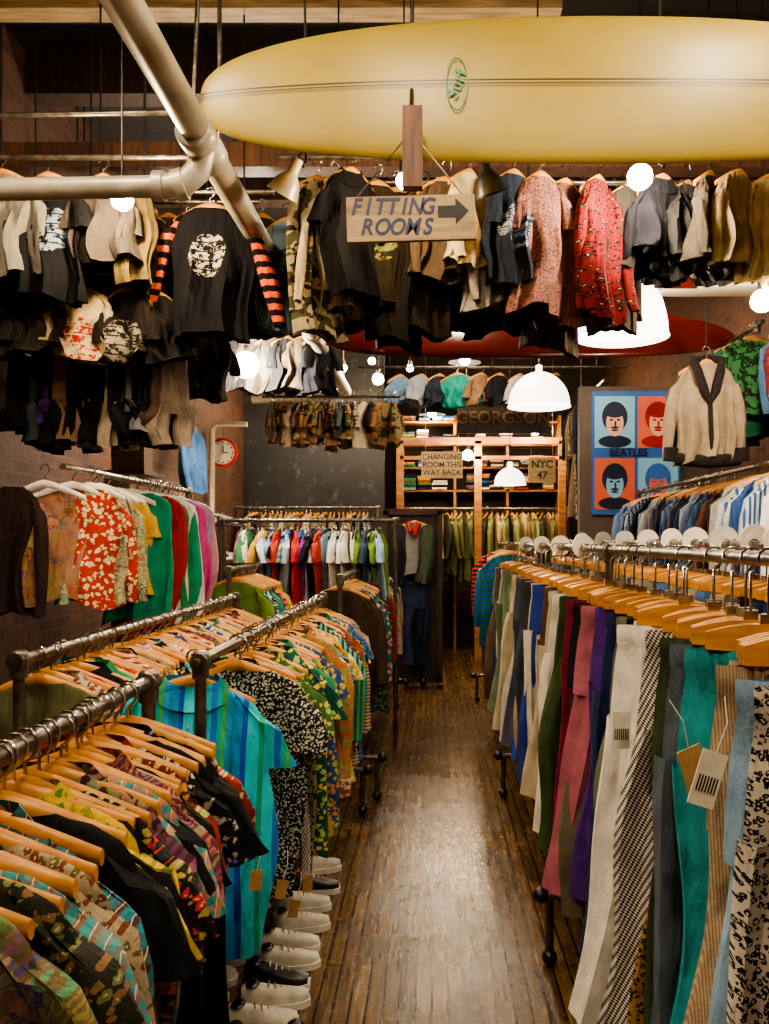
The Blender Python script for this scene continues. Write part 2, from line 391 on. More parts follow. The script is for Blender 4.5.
# ------------------------------------------------------------------ room shell
XL,XR,YB,YF,ZC=-2.45,2.7,-2.2,13.4,4.65
def wallmat(name,kind):
    n=NT(name); P=n.n('ShaderNodeNewGeometry').outputs['Position']
    sp=n.n('ShaderNodeSeparateXYZ'); n.l(P,sp.inputs[0]); x,y,z=sp.outputs
    cb=n.n('ShaderNodeCombineXYZ')
    nz=n.noise(P,1.3,6,.6).outputs[0]; nf=n.noise(P,25,4).outputs[0]
    if kind=='brick':
        n.l(n.math('ADD',x,y),cb.inputs[0]); n.l(z,cb.inputs[1])
        br=n.n('ShaderNodeTexBrick'); n.l(cb.outputs[0],br.inputs['Vector']); br.inputs['Scale'].default_value=1
        br.inputs['Brick Width'].default_value=.22; br.inputs['Row Height'].default_value=.075; br.inputs['Mortar Size'].default_value=.008
        br.inputs['Color1'].default_value=H('#603a20'); br.inputs['Color2'].default_value=H('#402414'); br.inputs['Mortar'].default_value=H('#4e3e30')
        c=n.mix(1,br.outputs['Color'],n.ramp(nz,[(.3,(.5,.5,.5,1)),(.7,(1.1,1,1,1))]),'MULTIPLY')
        n.l(c,n.b.inputs['Base Color']); n.b.inputs['Roughness'].default_value=.85
        n.bump(n.math('SUBTRACT',nf,br.outputs['Fac']),.6,.01)
    elif kind=='floor':
        n.l(y,cb.inputs[0]); n.l(x,cb.inputs[1])
        br=n.n('ShaderNodeTexBrick'); n.l(cb.outputs[0],br.inputs['Vector']); br.inputs['Scale'].default_value=1
        br.inputs['Brick Width'].default_value=1.7; br.inputs['Row Height'].default_value=.06; br.inputs['Mortar Size'].default_value=.004
        br.inputs['Color1'].default_value=H('#765a34'); br.inputs['Color2'].default_value=H('#523d24'); br.inputs['Mortar'].default_value=H('#080503')
        mp=n.n('ShaderNodeMapping'); mp.inputs['Scale'].default_value=(13,.8,1); n.l(P,mp.inputs[0])
        g=n.noise(mp.outputs[0],4,6,.7).outputs[0]
        c=n.mix(1,br.outputs['Color'],n.ramp(g,[(.32,(.4,.38,.36,1)),(.68,(1.25,1.2,1.12,1))]),'MULTIPLY')
        g2=n.noise(P,2.6,7,.75).outputs[0]
        c=n.mix(n.ramp(g2,[(.46,(0,0,0,1)),(.64,(.62,.62,.62,1))]),c,H('#2c1f15'))
        g3=n.noise(P,9,6,.8).outputs[0]
        c=n.mix(n.ramp(g3,[(.58,(0,0,0,1)),(.68,(.5,.5,.5,1))]),c,H('#a08a5e'))
        n.l(c,n.b.inputs['Base Color'])
        n.l(n.math('ADD',n.math('MULTIPLY',g,.22),n.math('MULTIPLY',g2,.3)),n.b.inputs['Roughness'])
        n.bump(n.math('SUBTRACT',n.math('MULTIPLY',g,.4),br.outputs['Fac']),.7,.005)
    elif kind=='ceil':
        n.l(x,cb.inputs[0]); n.l(y,cb.inputs[1])
        br=n.n('ShaderNodeTexBrick'); n.l(cb.outputs[0],br.inputs['Vector']); br.inputs['Scale'].default_value=1
        br.inputs['Brick Width'].default_value=3; br.inputs['Row Height'].default_value=.14; br.inputs['Mortar Size'].default_value=.005
        br.inputs['Color1'].default_value=H('#140e0a'); br.inputs['Color2'].default_value=H('#1b120d'); br.inputs['Mortar'].default_value=H('#050403')
        n.l(br.outputs['Color'],n.b.inputs['Base Color']); n.b.inputs['Roughness'].default_value=.8
        n.bump(n.math('SUBTRACT',nf,br.outputs['Fac']),.4,.01)
    elif kind=='chalk':
        c=n.ramp(nz,[(.35,H('#161718')),(.7,H('#2a2c2e'))])
        sm=n.noise(P,6,6,.8).outputs[0]
        c=n.mix(n.ramp(sm,[(.56,(0,0,0,1)),(.7,(.4,.4,.4,1))]),c,H('#7a7a76'))
        n.l(c,n.b.inputs['Base Color']); n.b.inputs['Roughness'].default_value=.6
    elif kind=='dark':
        n.l(n.ramp(nz,[(.3,H('#1c140f')),(.7,H('#30241a'))]),n.b.inputs['Base Color']); n.b.inputs['Roughness'].default_value=.8
        n.bump(nf,.2,.01)
    elif kind=='plaster':
        n.l(n.ramp(nz,[(.3,H('#4a4038')),(.7,H('#6a5c50'))]),n.b.inputs['Base Color']); n.b.inputs['Roughness'].default_value=.8
    return n.m
for k in ('brick','floor','ceil','chalk','dark','plaster'): reg('w_'+k,wallmat('room_'+k,k))
def slab(name,c,d,mat):
    m=MB(); m.box(c,d,mat); return m.build(name,smooth=False)
YM=(YB+YF)/2; LY=YF-YB
slab('floor',((XL+XR)/2,YM,-.05),(XR-XL+.4,LY+.4,.1),'w_floor')
slab('ceiling',((XL+XR)/2,YM,ZC+.05),(XR-XL+.4,LY+.4,.1),'w_ceil')
slab('wall_left',(XL-.1,YM,ZC/2),(.2,LY,ZC),'w_brick')
slab('wall_right',(XR+.1,YM,ZC/2),(.2,LY,ZC),'w_brick')
slab('wall_back',((XL+XR)/2,YF+.1,ZC/2),(XR-XL+.4,.2,ZC),'w_dark')
slab('wall_front',((XL+XR)/2,YB-.1,ZC/2),(XR-XL+.4,.2,ZC),'w_dark')
slab('wall_chalkboard',((XL-.62)/2-.0,11.1,ZC/2),(-.62-XL,.12,ZC),'w_chalk')
slab('wall_partition',(2.07,8.35,1.6),(1.26,.1,3.2),'w_plaster')
b=MB()
for y in (-1,.6,2.2,5.2,6.8,8.4,10,11.6): b.box(((XL+XR)/2,y,ZC-.13),(XR-XL,.16,.26),'darkwood')
b.build('ceiling_beams',smooth=False)
b=MB(); b.box(((XL+XR)/2,4.85,3.87),(XR-XL,.14,.14),'postwood'); b.build('cross_beam',smooth=False)
b=MB(); b.box((-.9,4.3,4.39),(3.1,.12,.07),'signwood'); b.build('timber_batten',smooth=False)
slab('baseboard_left',(XL+.012,YM,.08),(.02,LY-.1,.16),'darkwood')
slab('baseboard_right',(XR-.012,YM,.08),(.02,LY-.1,.16),'darkwood')

# ------------------------------------------------------------------ pipes
b=MB(); X0,Z0=-.9,3.25
b.tube([(X0,1.2,Z0+.02),(X0,8.9,Z0)],.058,'paintpipe',20)
for y in (3.25,3.42,6.4): b.tube([(X0,y-.05,Z0),(X0,y-.035,Z0),(X0,y+.035,Z0),(X0,y+.05,Z0)],[.062,.074,.074,.062],'paintpipe',20)
b.tube([(X0,3.34,Z0-.02),(X0-.02,3.34,Z0-.1),(X0-.08,3.34,Z0-.155),(X0-.16,3.34,Z0-.16)],.05,'paintpipe',16)
b.tube([(X0-.12,3.34,Z0-.16),(XL,3.34,Z0-.19)],.042,'paintpipe',16)
b.tube([(X0-.15,3.34,Z0-.16),(X0-.19,3.34,Z0-.16)],.058,'paintpipe',16)
b.tube([(X0-.07,3.34,Z0-.15),(X0-.11,3.34,Z0-.16)],.062,'paintpipe',16)
b.tube([(X0,8.85,Z0),(X0-.05,8.95,Z0),(X0-.2,8.98,Z0-.02),(X0-1.0,8.98,Z0-.06)],.05,'paintpipe',14)
for y in (2.0,3.6,6.2,8.6): b.tube([(X0,y,Z0),(X0,y,ZC)],.01,'pipe',8)
b.build('overhead_pipe')
b=MB(); p=at(0,117,3.9); b.tube([(XL,3.9,p[2]),(-1.1,3.9,p[2]+.02),(-1.05,3.9,ZC)],.014,'pipe',8); b.build('conduit_pipe')
def rail(x0,x1,y,z,drops=2):
    b=MB(); b.tube([(x0,y,z),(x1,y,z)],.014,'pipe',8)
    for i in range(drops):
        xx=lerp(x0,x1,(i+.3)/(drops-.4)) if drops>1 else (x0+x1)/2
        b.tube([(xx,y,z),(xx,y,ZC)],.005,'black',6)
    b.build('hanging_rail')
rail(-.72,2.65,4.0,3.5,4); rail(-.72,2.65,4.4,3.55,4); rail(XL,-1.1,4.0,3.5,2); rail(-1.6,-.8,4.3,3.46,2); rail(XL,-1.45,4.2,3.02,2); rail(XL,-.95,4.65,3.55,2)
rail(XL,-1.2,4.55,2.78,3); rail(-1.6,-.3,8.0,3.05,3); rail(-1.75,-.7,6.9,3.42,2); rail(-.75,2.0,8.7,3.47,3); rail(XL,-.95,5.3,3.65,2); rail(XL,-1.4,5.4,3.1,2)

# ------------------------------------------------------------------ near racks (left)
def S(kind,a,b='#000000',sc=16,L=.75,sl='short',**k):
    d=dict(kind=kind,a=H(a),b=H(b),sc=sc,L=L,sl=sl,d=R(.018,.028),fa=.018,N=24,nr=11); d.update(k); return d
Aits=[S('patch','#7a6a4a','#3a3a30',46),S('floral','#2a2a20','#806040',60),S('plaid','#3a8a8a','#806050',50),S('plain','#101012'),S('floral','#9b8a6b','#6a3a2a',64),S('patch','#805a3a','#307070',46),
 S('plaid','#2a7a86','#503030',46),S('plain','#141416'),S('plain','#d0b030'),S('floral','#c8a830','#8a8a2a',50),S('plain','#101012'),S('floral','#16161a','#b03028',60),S('patch','#1b1b20','#6a3030',34),S('plaid','#3a8a86','#c07a5a',44),S('plain','#1a1a1c'),S('patch','#1b1b1b','#b04a60',56),S('plain','#0f0e0e'),S('floral','#602a1a','#c89a4a',56),S('plain','#8a2a24'),S('floral','#1b1b1b','#b0a898',60),S('plain','#101010'),S('floral','#0f0f14','#4a6a9a',60),S('plain','#141414'),S('floral','#8a2a1a','#d0b080',56)]
for i,it in enumerate(Aits): it['w']=.228; it['collar']=i%3==0
eA=rack('clothing_rack',-.70,1.0,2.05,1.35,Aits,yaw=.12)
base=rnd_shirts(38,'haw',L=(.74,.88),sl=('short','short','long'))
seq=[('floral','#1a1a1c','#c8c0ac',110),('floral','#16161a','#8a6a98',90),('floral','#8a3a2a','#d0b080',54),('check','#d8d0c0','#151515',110),('floral','#3a5a2a','#c0b050',50),('floral','#1b2a1b','#50a050',44),('leopard','#8a7a5a','#1b1b1b',70),
 ('floral','#1f5a4a','#e8d060',40),('floral','#14141a','#d0b070',50),('floral','#b8352a','#e0c0a0',40),('plain','#2f7a5a','#000000',10),('floral','#c0a02a','#3a5a2a',38),('floral','#2a3a2a','#c0a080',46)]
for i,(k,a,bb,sc) in enumerate(seq): base[i].update(kind=k,a=H(a),b=H(bb),sc=sc,sl='short')
eB=rack('clothing_rack',-.67,2.78,5.2,1.35,base,yaw=.2,jx=.05,posts=[2.46,5.25],extend=.0,)
b=MB(); b.tube([(-.67,2.44,1.35),(-.67,2.8,1.35)],.017,'pipe',10); b.tube([(-.67,2.4,1.35),(-.67,2.43,1.35)],.012,'pipe',10)
b.build('rail_end',eB)
b=MB(); M=T(-.735,2.62,1.34,.04,0,.03)
hanger(b,M,.19); shirt(b,M,w=.232,L=.87,sl='short',kind='bluestripe',sc=5.2,d=.04,fa=.034,N=48,nr=20,collar=True,flare=1.06,placket=True)
b.build('striped_shirt')
c_it=rnd_shirts(42,'haw',L=(.6,.8),sl=('short','long'))
for i,(k,a,bb,sc) in enumerate([('plain','#5a5a3a','#000000',10),('floral','#c8b8a0','#804030',50),('plain','#b09070','#000000',10),('plain','#a02020','#000000',10),('plain','#1b1c20','#000000',10),('plain','#2a8a5a','#000000',10),('plain','#1b7a8a','#000000',10),('floral','#b03028','#e0c0a0',50),('plain','#8a6aa0','#000000',10)]): c_it[i].update(kind=k,a=H(a),b=H(bb),sc=sc)
rack('clothing_rack',-1.2,2.5,5.2,1.35,c_it,yaw=.12,jx=.03,posts=[2.47,5.2])
its=rnd_shirts(30,'muted',L=(.7,.95),sl=('long',))
for i,c in enumerate(['#c8a890','#a8987c','#b89078','#3b3c50','#d0b8a0','#8a2a24','#101012','#c2b4a0','#e0c8b0','#1b1c20']): its[i*2+1].update(kind='plain',a=H(c))
for i in range(6): k,a,bb,sc=rand_item('haw'); its[i].update(kind=k,a=a,b=bb,sc=sc)
rack('clothing_rack',-.6,5.6,8.5,1.45,its,yaw=.12,jx=.03)
tt=rnd_shirts(26,'tee',L=(.55,.7),sl=('short',),w=(.22,.25))
for i,c in enumerate('#d8c8b0 #4a8a5a #c8d0d8 #7aa8c8 #b8d0e0 #c83030 #e8e0d8 #1b1c22 #8ab0c8 #e8e4dc #d8d0c0 #3a4a5a #9ac0d0 #e0a0a0'.split()): tt[i*2%26].update(kind='plain',a=H(c))
rack('tshirt_rack',6.95,-1.65,-.35,1.86,tt,axis='X',hang='black',yaw=.35,jx=.06,feet=False)
rack('clothing_rack',-1.35,5.7,6.6,1.5,rnd_shirts(12,'tee'),yaw=.12)
# left wall rack
items=[S('plain','#2a1c18','#903020',24,.66,'long',ox=-.3,w=.14),S('patch','#a08050','#803020',34,.6,'short',ox=-.1,yaw=.6),S('floral','#a83020','#e0d0a0',36,.62,'long',yaw=.5),S('patch','#c0b090','#5a7a3a',40,.62,'long',yaw=.5),S('floral','#c8a890','#a04030',40,.62,'long',yaw=.5),S('check','#e8e0d0','#121212',60,.6,'long',yaw=.3),
 S('plain','#e0a0b8','#000000',10,.6,'short'),S('floral','#e8d8c8','#c05060',34,.62,'short'),S('plain','#d8b040','#000000',10,.6,'short'),S('plain','#1f8a6a','#000000',10,.75,'none'),S('plain','#b82a20','#000000',10,.9,'none'),S('plain','#d02c28','#000000',10,.9,'none'),S('plain','#a02018','#000000',10,.88,'none'),
 S('plain','#e8e0d8','#000000',10,.85,'none'),S('plain','#2a8a50','#000000',10,.85,'none'),S('plain','#e8dcd0','#000000',10,.85,'none'),S('plain','#2f9a70','#000000',10,.85,'none'),S('plain','#e0e0dc','#000000',10,.8,'none'),S('plain','#d04a90','#000000',10,.8,'none'),S('floral','#e08ab0','#f0e0e0',32,.8,'none'),
 S('plain','#4a90c8','#000000',10,.8,'none'),S('plain','#d8a0a8','#000000',10,.8,'none'),S('plain','#8a2a5a','#000000',10,.8,'none'),S('plain','#1b1c22','#000000',10,.8,'none'),S('plain','#40302a','#000000',10,.8,'none')]
for it in items: it['d']=.035; it['fa']=.03; it.setdefault('w',R(.15,.18))
for i in range(9,22): items[i]['w']=R(.17,.2)+(.02 if i%3==0 else 0); items[i]['ox']=R(0,.1)
rack('dress_rack',-1.76,4.1,6.1,2.05,items,yaw=.45,jx=.07,feet=False,hang='white',posts=[6.15])
# ------------------------------------------------------------------ right racks
def PT(kind,a,b='#000000',sc=16,**k):
    d=dict(type='pants',kind=kind,a=H(a),b=H(b),sc=sc,L=R(.98,1.08),w=R(.15,.18),splay=R(.05,.11),leg=R(.07,.095),hem=R(.07,.1),d=R(.035,.05)); d.update(k); return d
near=[PT('leopard','#a08a68','#1c1612',80,t=1.2,ox=-.01,d=.05),PT('leopard','#8a6a4a','#15110e',70,t=1.27,ox=-.03,d=.05),PT('leopard','#cfc4b4','#15110e',90,t=1.35,ox=-.03),PT('plain','#8fb0cc',d=.05,t=1.42,ox=-.02,w=.18),PT('plain','#5a4a3a',t=1.49,ox=.03),PT('vstripe','#bca488','#98805f',190,t=1.58,ox=-.01,leg=.095,hem=.1,d=.055,splay=.08),PT('plain','#b8a088',t=1.65,ox=.03),PT('plain','#2f9aa0',t=1.78,ox=-.01,splay=.06),
 PT('plain','#5d6870',d=.055,t=1.88,ox=-.01,leg=.095,splay=.08),PT('plain','#4d5860',t=1.95,ox=.02),PT('plain','#3f4a30',t=2.01,ox=.0,splay=.05),PT('leopard','#a8824e','#1b120c',80,t=2.07,ox=.04),PT('check','#e6e0d4','#121212',80,t=2.14,ox=.0,splay=.12),PT('plain','#8a3040',t=2.22,ox=.05),PT('plain','#f6efe2',leg=.09,hem=.095,d=.055,t=2.32,ox=-.045,yaw=-.2,splay=.11,w=.16),PT('plain','#d8d0c0',leg=.1,d=.055,t=2.4,ox=.02),PT('plain','#17181c',t=2.5,ox=.02),PT('plain','#6a6f58',t=2.6,ox=.03),PT('plain','#2a3560',t=2.7,ox=0),PT('plain','#5a348a',t=2.85,ox=-.01,splay=.08,leg=.07,hem=.07)]
cols='#b86a78 #6e6450 #23252b #7d2338 #a8697a #3a4a2a #e0d8c8 #a8906c #b9ad95 #4a6a9a #1d1e22 #5c4030 #c8b89a #2a3a8a #d0c8b8 #3a3f45 #1b1c20 #b09a78 #2a58c0 #4a5060 #c8bfb0 #16171b #6a6a58 #c0b498 #9a2a3a #c89a2a #bfb6a6 #45607a #22242a #7a8a6a #c8b050 #2a2a2e #b03a48 #c0b8a8 #2a3050 #5a4a3a #16171b #8a7a60'.split()
far=[]; t=2.96
for c in cols: far.append(PT('plain',c,t=t)); t+=.115
while t<8.8:
    far.append(S('hstripe',random.choice(['#b02a2a','#1b6a4a','#e0d8c8']),random.choice(['#17181c','#2a4a9a','#d8a030']),24,.8,'long',t=t)); t+=.14
for it in near:
    if 'yaw' not in it: it['yaw']=R(-.5,.15)
eR=rack('trouser_rack',.71,1.12,8.9,1.66,near+far,yaw=.4,jx=.06,posts=[1.1,3.4,5.6,8.9],ball=True)
e=rack('trouser_rack',1.27,1.6,8.2,1.68,[PT('plain',random.choice('#2a3560 #3a3f45 #6e6450 #1b1c20 #8a8f78 #4a6a9a #a8906c'.split())) for _ in range(60)],yaw=.3,jx=.03)
b=MB()
for y in (1.75,1.9,2.15,2.32,2.5,2.75,2.95,3.1,3.35,3.7,4.1,4.5,5,5.6,6.3,7.2):
    q=R(-.35,.35)
    M=T(1.27,y,1.70,q,R(-.1,.1))
    b.tube([(0,-.004,0),(0,.004,0)],.062,'white',20,M); b.tube([(0,-.009,0),(0,.009,0)],.03,'white',16,M)
for y in (4.0,4.7,5.5,6.4):
    M=T(.71,y,1.67,R(-.3,.3)); b.tube([(0,-.004,0),(0,.004,0)],.055,'white',20,M)
b.build('size_dividers',e)
den=[]
for i in range(44):
    k=random.choice(['plain','plain','plain','plaid','vstripe','plain'])
    den.append(dict(kind=k,a=pick(pal('#2f4666 #56749a #1b1c22 #a8a298 #22304a #6a5a4a #6a80a0 #14151a #3a4a3a #1b2236')),b=pick(pal('#17181c #c0bcb4 #7a2a28 #3a5a90')),sc=R(28,44),L=R(.6,.75),sl='long',w=.23,d=.03,fa=.016,N=20,nr=9))
for i in range(0,9): den[i].update(kind='vstripe' if i%2 else 'plain',a=H(['#dcd8d0','#c8d0dc','#2a3a5a','#8aa8c8','#b0b8c4','#2b4a7a','#d8d4cc','#a0b8d0','#c8c8c8'][i]),b=H('#38568a'))
rack('jacket_rack',1.98,4.3,8.1,2.15,den,yaw=.2,jx=.04,feet=False)
up=[dict(kind=k,a=H(a),b=H(bb),sc=26,L=R(.5,.7),sl='long',w=.22,d=.035,fa=.024,collar=True) for k,a,bb in [('plaid','#b04a20','#1b1b1b'),('plain','#3a5a7a','#000000'),('plain','#6a3a2a','#000000'),('plaid','#a03a20','#1b1b1b'),('plain','#2b2c3f','#000000'),('plaid','#8a2a20','#22304a'),('plain','#4a6a8a','#000000')]]
rack('jacket_rack',2.24,4.45,5.25,3.08,up,yaw=.2,feet=False,posts=[4.5,5.2],tostop=3.07)
up=[dict(kind=k,a=H(a),b=H(bb),sc=26,L=R(.5,.7),sl='long',w=.22,d=.035,fa=.024,collar=True) for k,a,bb in [('camo','#4f8a54','#1d4a24'),('plain','#2b6a4a','#000000'),('plain','#2a4a6a','#000000'),('plain','#15161a','#000000'),('plain','#4a6a8a','#000000'),('plaid','#8a2a20','#22304a'),('plain','#6a5a4a','#000000'),('plain','#1b1c1f','#000000'),('plain','#3a5a7a','#000000'),('plain','#5a4a3a','#000000')]]
rack('jacket_rack',2.12,5.5,6.7,3.1,up,yaw=.3,jx=.05,feet=False,posts=[5.55,6.6],tostop=3.09)
# ------------------------------------------------------------------ upper hanging clothes
def hung(name,u,y,z,w,L,kind='plain',a='#101014',b='#d8d0c0',sl='short',yaw=0,sc=16,h='wood',typ='shirt',**k):
    m=MB(); x=(u-CX)*y/F; M=T(x,y,z,yaw,R(-.03,.03),R(-.05,.05))
    if h: hanger(m,M,w*.9,mat=h)
    kk=dict(sk=k.get('sk'),sa=H(k['sa']) if 'sa' in k else None,sb=H(k['sb']) if 'sb' in k else None)
    shirt(m,M,w=w,L=L,sl=sl,kind=kind,a=H(a),b=H(b),sc=sc,d=k.get('d',.035),fa=k.get('fa',.034),N=36,nr=14,collar=k.get('collar','jacket' in name),spread=k.get('spread',0),ssc=k.get('ssc'),placket=k.get('placket',False),**kk)
    return m.build(name)
r=4.0; z=3.5
hung('hanging_shirt',2,r,z,.17,.5,'plain','#7a7468',sl='long')
hung('graphic_tshirt',48,r+.03,z,.17,.6,'graphic','#0c0c10','#7a8a98',sl='short')
hung('hanging_shirt',104,r+.05,z,.15,.42,'plain','#443c34',sl='short')
hung('hanging_shirt',140,r+.15,z,.1,.5,'plain','#6a5a34',sl='none',yaw=.9)
hung('graphic_tshirt',22,r+.25,z,.16,.56,'graphic','#1c1914','#a09060',sl='short')
hung('hanging_shirt',78,r+.28,z,.17,.62,'plain','#121216',sl='short')
hung('graphic_tshirt',128,r+.3,z,.15,.56,'graphic','#2a2118','#8a3a20',sl='short')
hung('raglan_shirt',210,4.3,3.46,.21,.68,'graphic','#0e0e12','#b8b0a0',sl='long',sk='hstripe',sa='#d85a2c',sb='#0b0806',sc=1,ssc=16,spread=.09)
hung('hanging_shirt',287,4.6,3.5,.13,.62,'graphic','#7a8e9a','#3a4a5a',sl='short',yaw=.4)
hung('hanging_shirt',318,r+.06,z,.13,.76,'camo','#a89878','#4a4a30',sl='long',yaw=.6,sc=26)
hung('hanging_shirt',335,r+.1,z,.12,.64,'plain','#c8b894',sl='long',yaw=.5)
hung('hanging_jacket',352,r-.02,z,.14,.6,'plain','#0e0d10',sl='short',yaw=.5)
hung('graphic_tshirt',378,r+.12,z,.15,.6,'graphic','#2c2418','#8a8a50',sl='short',yaw=.4)
hung('hanging_jacket',398,r+.2,z,.15,.76,'plain','#1c1a16',sl='long',yaw=.4)
hung('hanging_shirt',425,r+.2,z,.15,.72,'plain','#2a221c',sl='short',yaw=.1)
hung('hanging_coat',447,r+.08,z,.15,.5,'plain','#4c3e30',sl='long',yaw=.3)
hung('knit_sweater',470,r,z,.12,.46,'plain','#b8a480',sl='long',yaw=.7)
hung('hanging_shirt',490,r+.1,z,.13,.62,'plain','#958e84',sl='long',yaw=.5)
hung('graphic_tshirt',514,r+.0,z,.13,.54,'graphic','#1f2634','#8a90a0',sl='short',yaw=.4)
hung('patterned_shirt',540,r+.02,z,.13,.66,'floral','#8a5a50','#4a2c2c',sl='short',yaw=.3,sc=90)
hung('patterned_shirt',566,r+.1,z,.13,.7,'floral','#6a4038','#3c2420',sl='short',yaw=.5,sc=110)
hung('hanging_shirt',598,r+.06,z,.12,.7,'floral','#6a1412','#1b0808',sl='long',yaw=.7,sc=60)
hung('hanging_jacket',632,r+.15,z,.14,.42,'plain','#3a342a',sl='long',yaw=.3)
hung('hanging_jacket',662,r+.05,z,.14,.38,'plain','#1a181c',sl='long',yaw=.3)
hung('hanging_jacket',688,r+.12,z,.13,.4,'plain','#2f2b26',sl='long',yaw=.6)
hung('hanging_shirt',710,r+.02,z,.12,.45,'plain','#4c4234',sl='long',yaw=.8)
hung('knit_sweater',740,r,z,.14,.48,'plain','#8a7858',sl='long',yaw=.5)
hung('knit_sweater',768,r+.06,z,.14,.52,'plain','#b8a67a',sl='long',yaw=.4)
def filler(u0,u1,n,y,z,Lr,cols,short=False):
    for i in range(n):
        u=lerp(u0,u1,i/(n-1)); gr=random.random()<.4
        hung('graphic_tshirt' if gr else 'hanging_shirt',u+R(-5,5),y+R(-.02,.02),z,R(.13,.17),R(*Lr),'graphic' if gr else 'plain',random.choice(cols),random.choice('#a8a498 #8a3a28 #6a7a8a'.split()),sl='short' if short else random.choice(['short','long']),yaw=R(-.4,.9))
DK='#14110e #1b1816 #3a3024 #181b24 #342620 #4a3e30 #4a4844 #2a3038 #5a4c3c #101012'.split()
filler(325,600,18,4.4,3.55,(.5,.8),DK); filler(612,810,12,4.4,3.55,(.36,.46),DK)
filler(26,262,11,4.65,3.55,(.5,.7),DK,True)
filler(95,268,9,5.3,3.65,(.45,.6),DK,True); filler(100,215,6,5.4,3.1,(.36,.46),DK,True)
hung('hanging_shirt',35,4.2,3.02,.14,.32,'plain','#2a221c',sl='short')
hung('graphic_tshirt',80,4.22,3.02,.17,.36,'graphic','#b8a47c','#902018',sl='short')
hung('graphic_tshirt',125,4.24,3.02,.14,.36,'graphic','#1a1612','#8a8070',sl='short')
hung('hanging_shirt',10,4.26,3.02,.15,.34,'plain','#4a443c',sl='short')
hung('hanging_shirt',155,4.3,3.02,.14,.36,'plain','#1c1a18',sl='short',yaw=.5)
b=MB()
for i,c in enumerate('#101014 #0c0c0f #3a3a40 #101016 #4a2a6a #0e0e10 #8a6a50 #101014 #1c1c22 #0c0c0f #9a7a60 #18181c #2a2a35 #b0a088 #101014 #7a7a80 #0e0e10 #5a4438 #2a2a30 #8a7a6a'.split()):
    x=lerp(-2.2,-1.4,i/19)
    M=T(x,4.55,2.78,math.pi/2+R(-.9,.4)); hook(b,M,-.12); pants(b,M,w=.11,L=R(.36,.5),a=H(c),leg=.06,splay=.01,d=.03,top=-.11)
b.build('hanging_shorts')
b=MB()
for i in range(22):
    x=lerp(-1.5,-.35,i/21); k,a,bb,sc=rand_item('camo' if R(0,1)<.7 else 'muted')
    M=T(x,8.0,3.08,math.pi/2+R(-1.1,.3)); shirt(b,M,w=.17,L=R(.36,.46),kind=k,a=a,b=bb,sc=sc,N=20,nr=8,fa=.03); hook(b,M,-.08)
b.build('hanging_camo_shirts')
for u,c in ((240,'#1c1a18'),(256,'#4a4038'),(272,'#5a564e'),(288,'#2a2a2c'),(304,'#6a5c4a'),(318,'#24242a')):
    hung('hanging_shirt',u,6.9+R(-.03,.03),3.42,.15,.46,'plain',c,sl='short',yaw=R(.2,.9))
hung('hanging_shirt',457,8.7,3.47,.2,.34,'plain','#1f9a8a',sl='none')
for u,c in ((400,'#6a8aaa'),(422,'#9aa0a8'),(440,'#2a3040'),(482,'#8a6a50'),(500,'#1b1b20'),(520,'#c0b8a8'),(540,'#5a3a2a'),(556,'#2b2a2a')):
    hung('hanging_shirt',u,8.7+R(-.02,.1),3.47,.16,.32,'plain',c,sl='short',yaw=.6)
# fur trimmed coat
b=MB(); x,y,z=at(706,350,5.2); M=T(x,y,z,0); q=.87
hanger(b,M,.16); shirt(b,M,w=.18,L=.62,sl='long',kind='plain',a=H('#a89274'),d=.05,fa=.03,N=36,nr=14,spread=.03)
b.tube([(x+q*i,y+q*j,z+q*k) for i,j,k in [(-.1,-.03,-.08),(-.08,-.07,-.16),(-.04,-.09,-.3),(0,-.09,-.38),(.04,-.09,-.3),(.08,-.07,-.16),(.1,-.03,-.08),(0,.04,-.05),(-.1,-.03,-.08)]],.028,'fur',8)
b.tube([(x,y-.08,z-.33),(x+.01,y-.09,z-.66)],.014,'fur',8)
b.tube([(x-.19,y-.02,z-.67),(x,y-.07,z-.69),(x+.19,y-.02,z-.67)],.04,'fur',8)
for sg in (-1,1): b.tube([(x+sg*.215,y-.01,z-.6),(x+sg*.22,y-.01,z-.68)],.045,'fur',8)
b.tube([(x,y,z+.02),(x,y,ZC)],.004,'black',5)
b.build('fur_trimmed_coat')
rack('clothing_rack',10.5,-2.35,-.72,2.1,rnd_shirts(30,'muted',L=(.8,1.0),sl=('long',)),axis='X',feet=False,yaw=.4)
rack('clothing_rack',12.2,-.4,1.9,2.15,[dict(kind='plain',a=pick(pal('#5a6038 #8a8a58 #4a4a38 #8a7a50 #5a5a38 #6b5a38 #b8a070 #3a3a30')),b=H('#000000'),L=R(.8,1),sl='long',w=.22,d=.03,N=14,nr=7) for _ in range(30)],axis='X',feet=False,yaw=.4)
b=MB()
for i in range(10):
    x=1.72+R(-.03,.03); y=lerp(8.75,9.7,i/9); shirt(b,T(x,y,3.3,R(-.4,.4)),w=.2,L=1.3,kind=random.choice(['floral','plain','leopard']),a=pick(MUTED),b=H('#2a1a14'),sc=40,N=14,nr=8,sl='long')
b.tube([(1.72,8.5,3.3),(1.72,9.8,3.3)],.014,'pipe'); b.tube([(1.72,9.8,3.3),(1.72,9.8,ZC)],.01,'pipe'); b.build('hanging_coats')
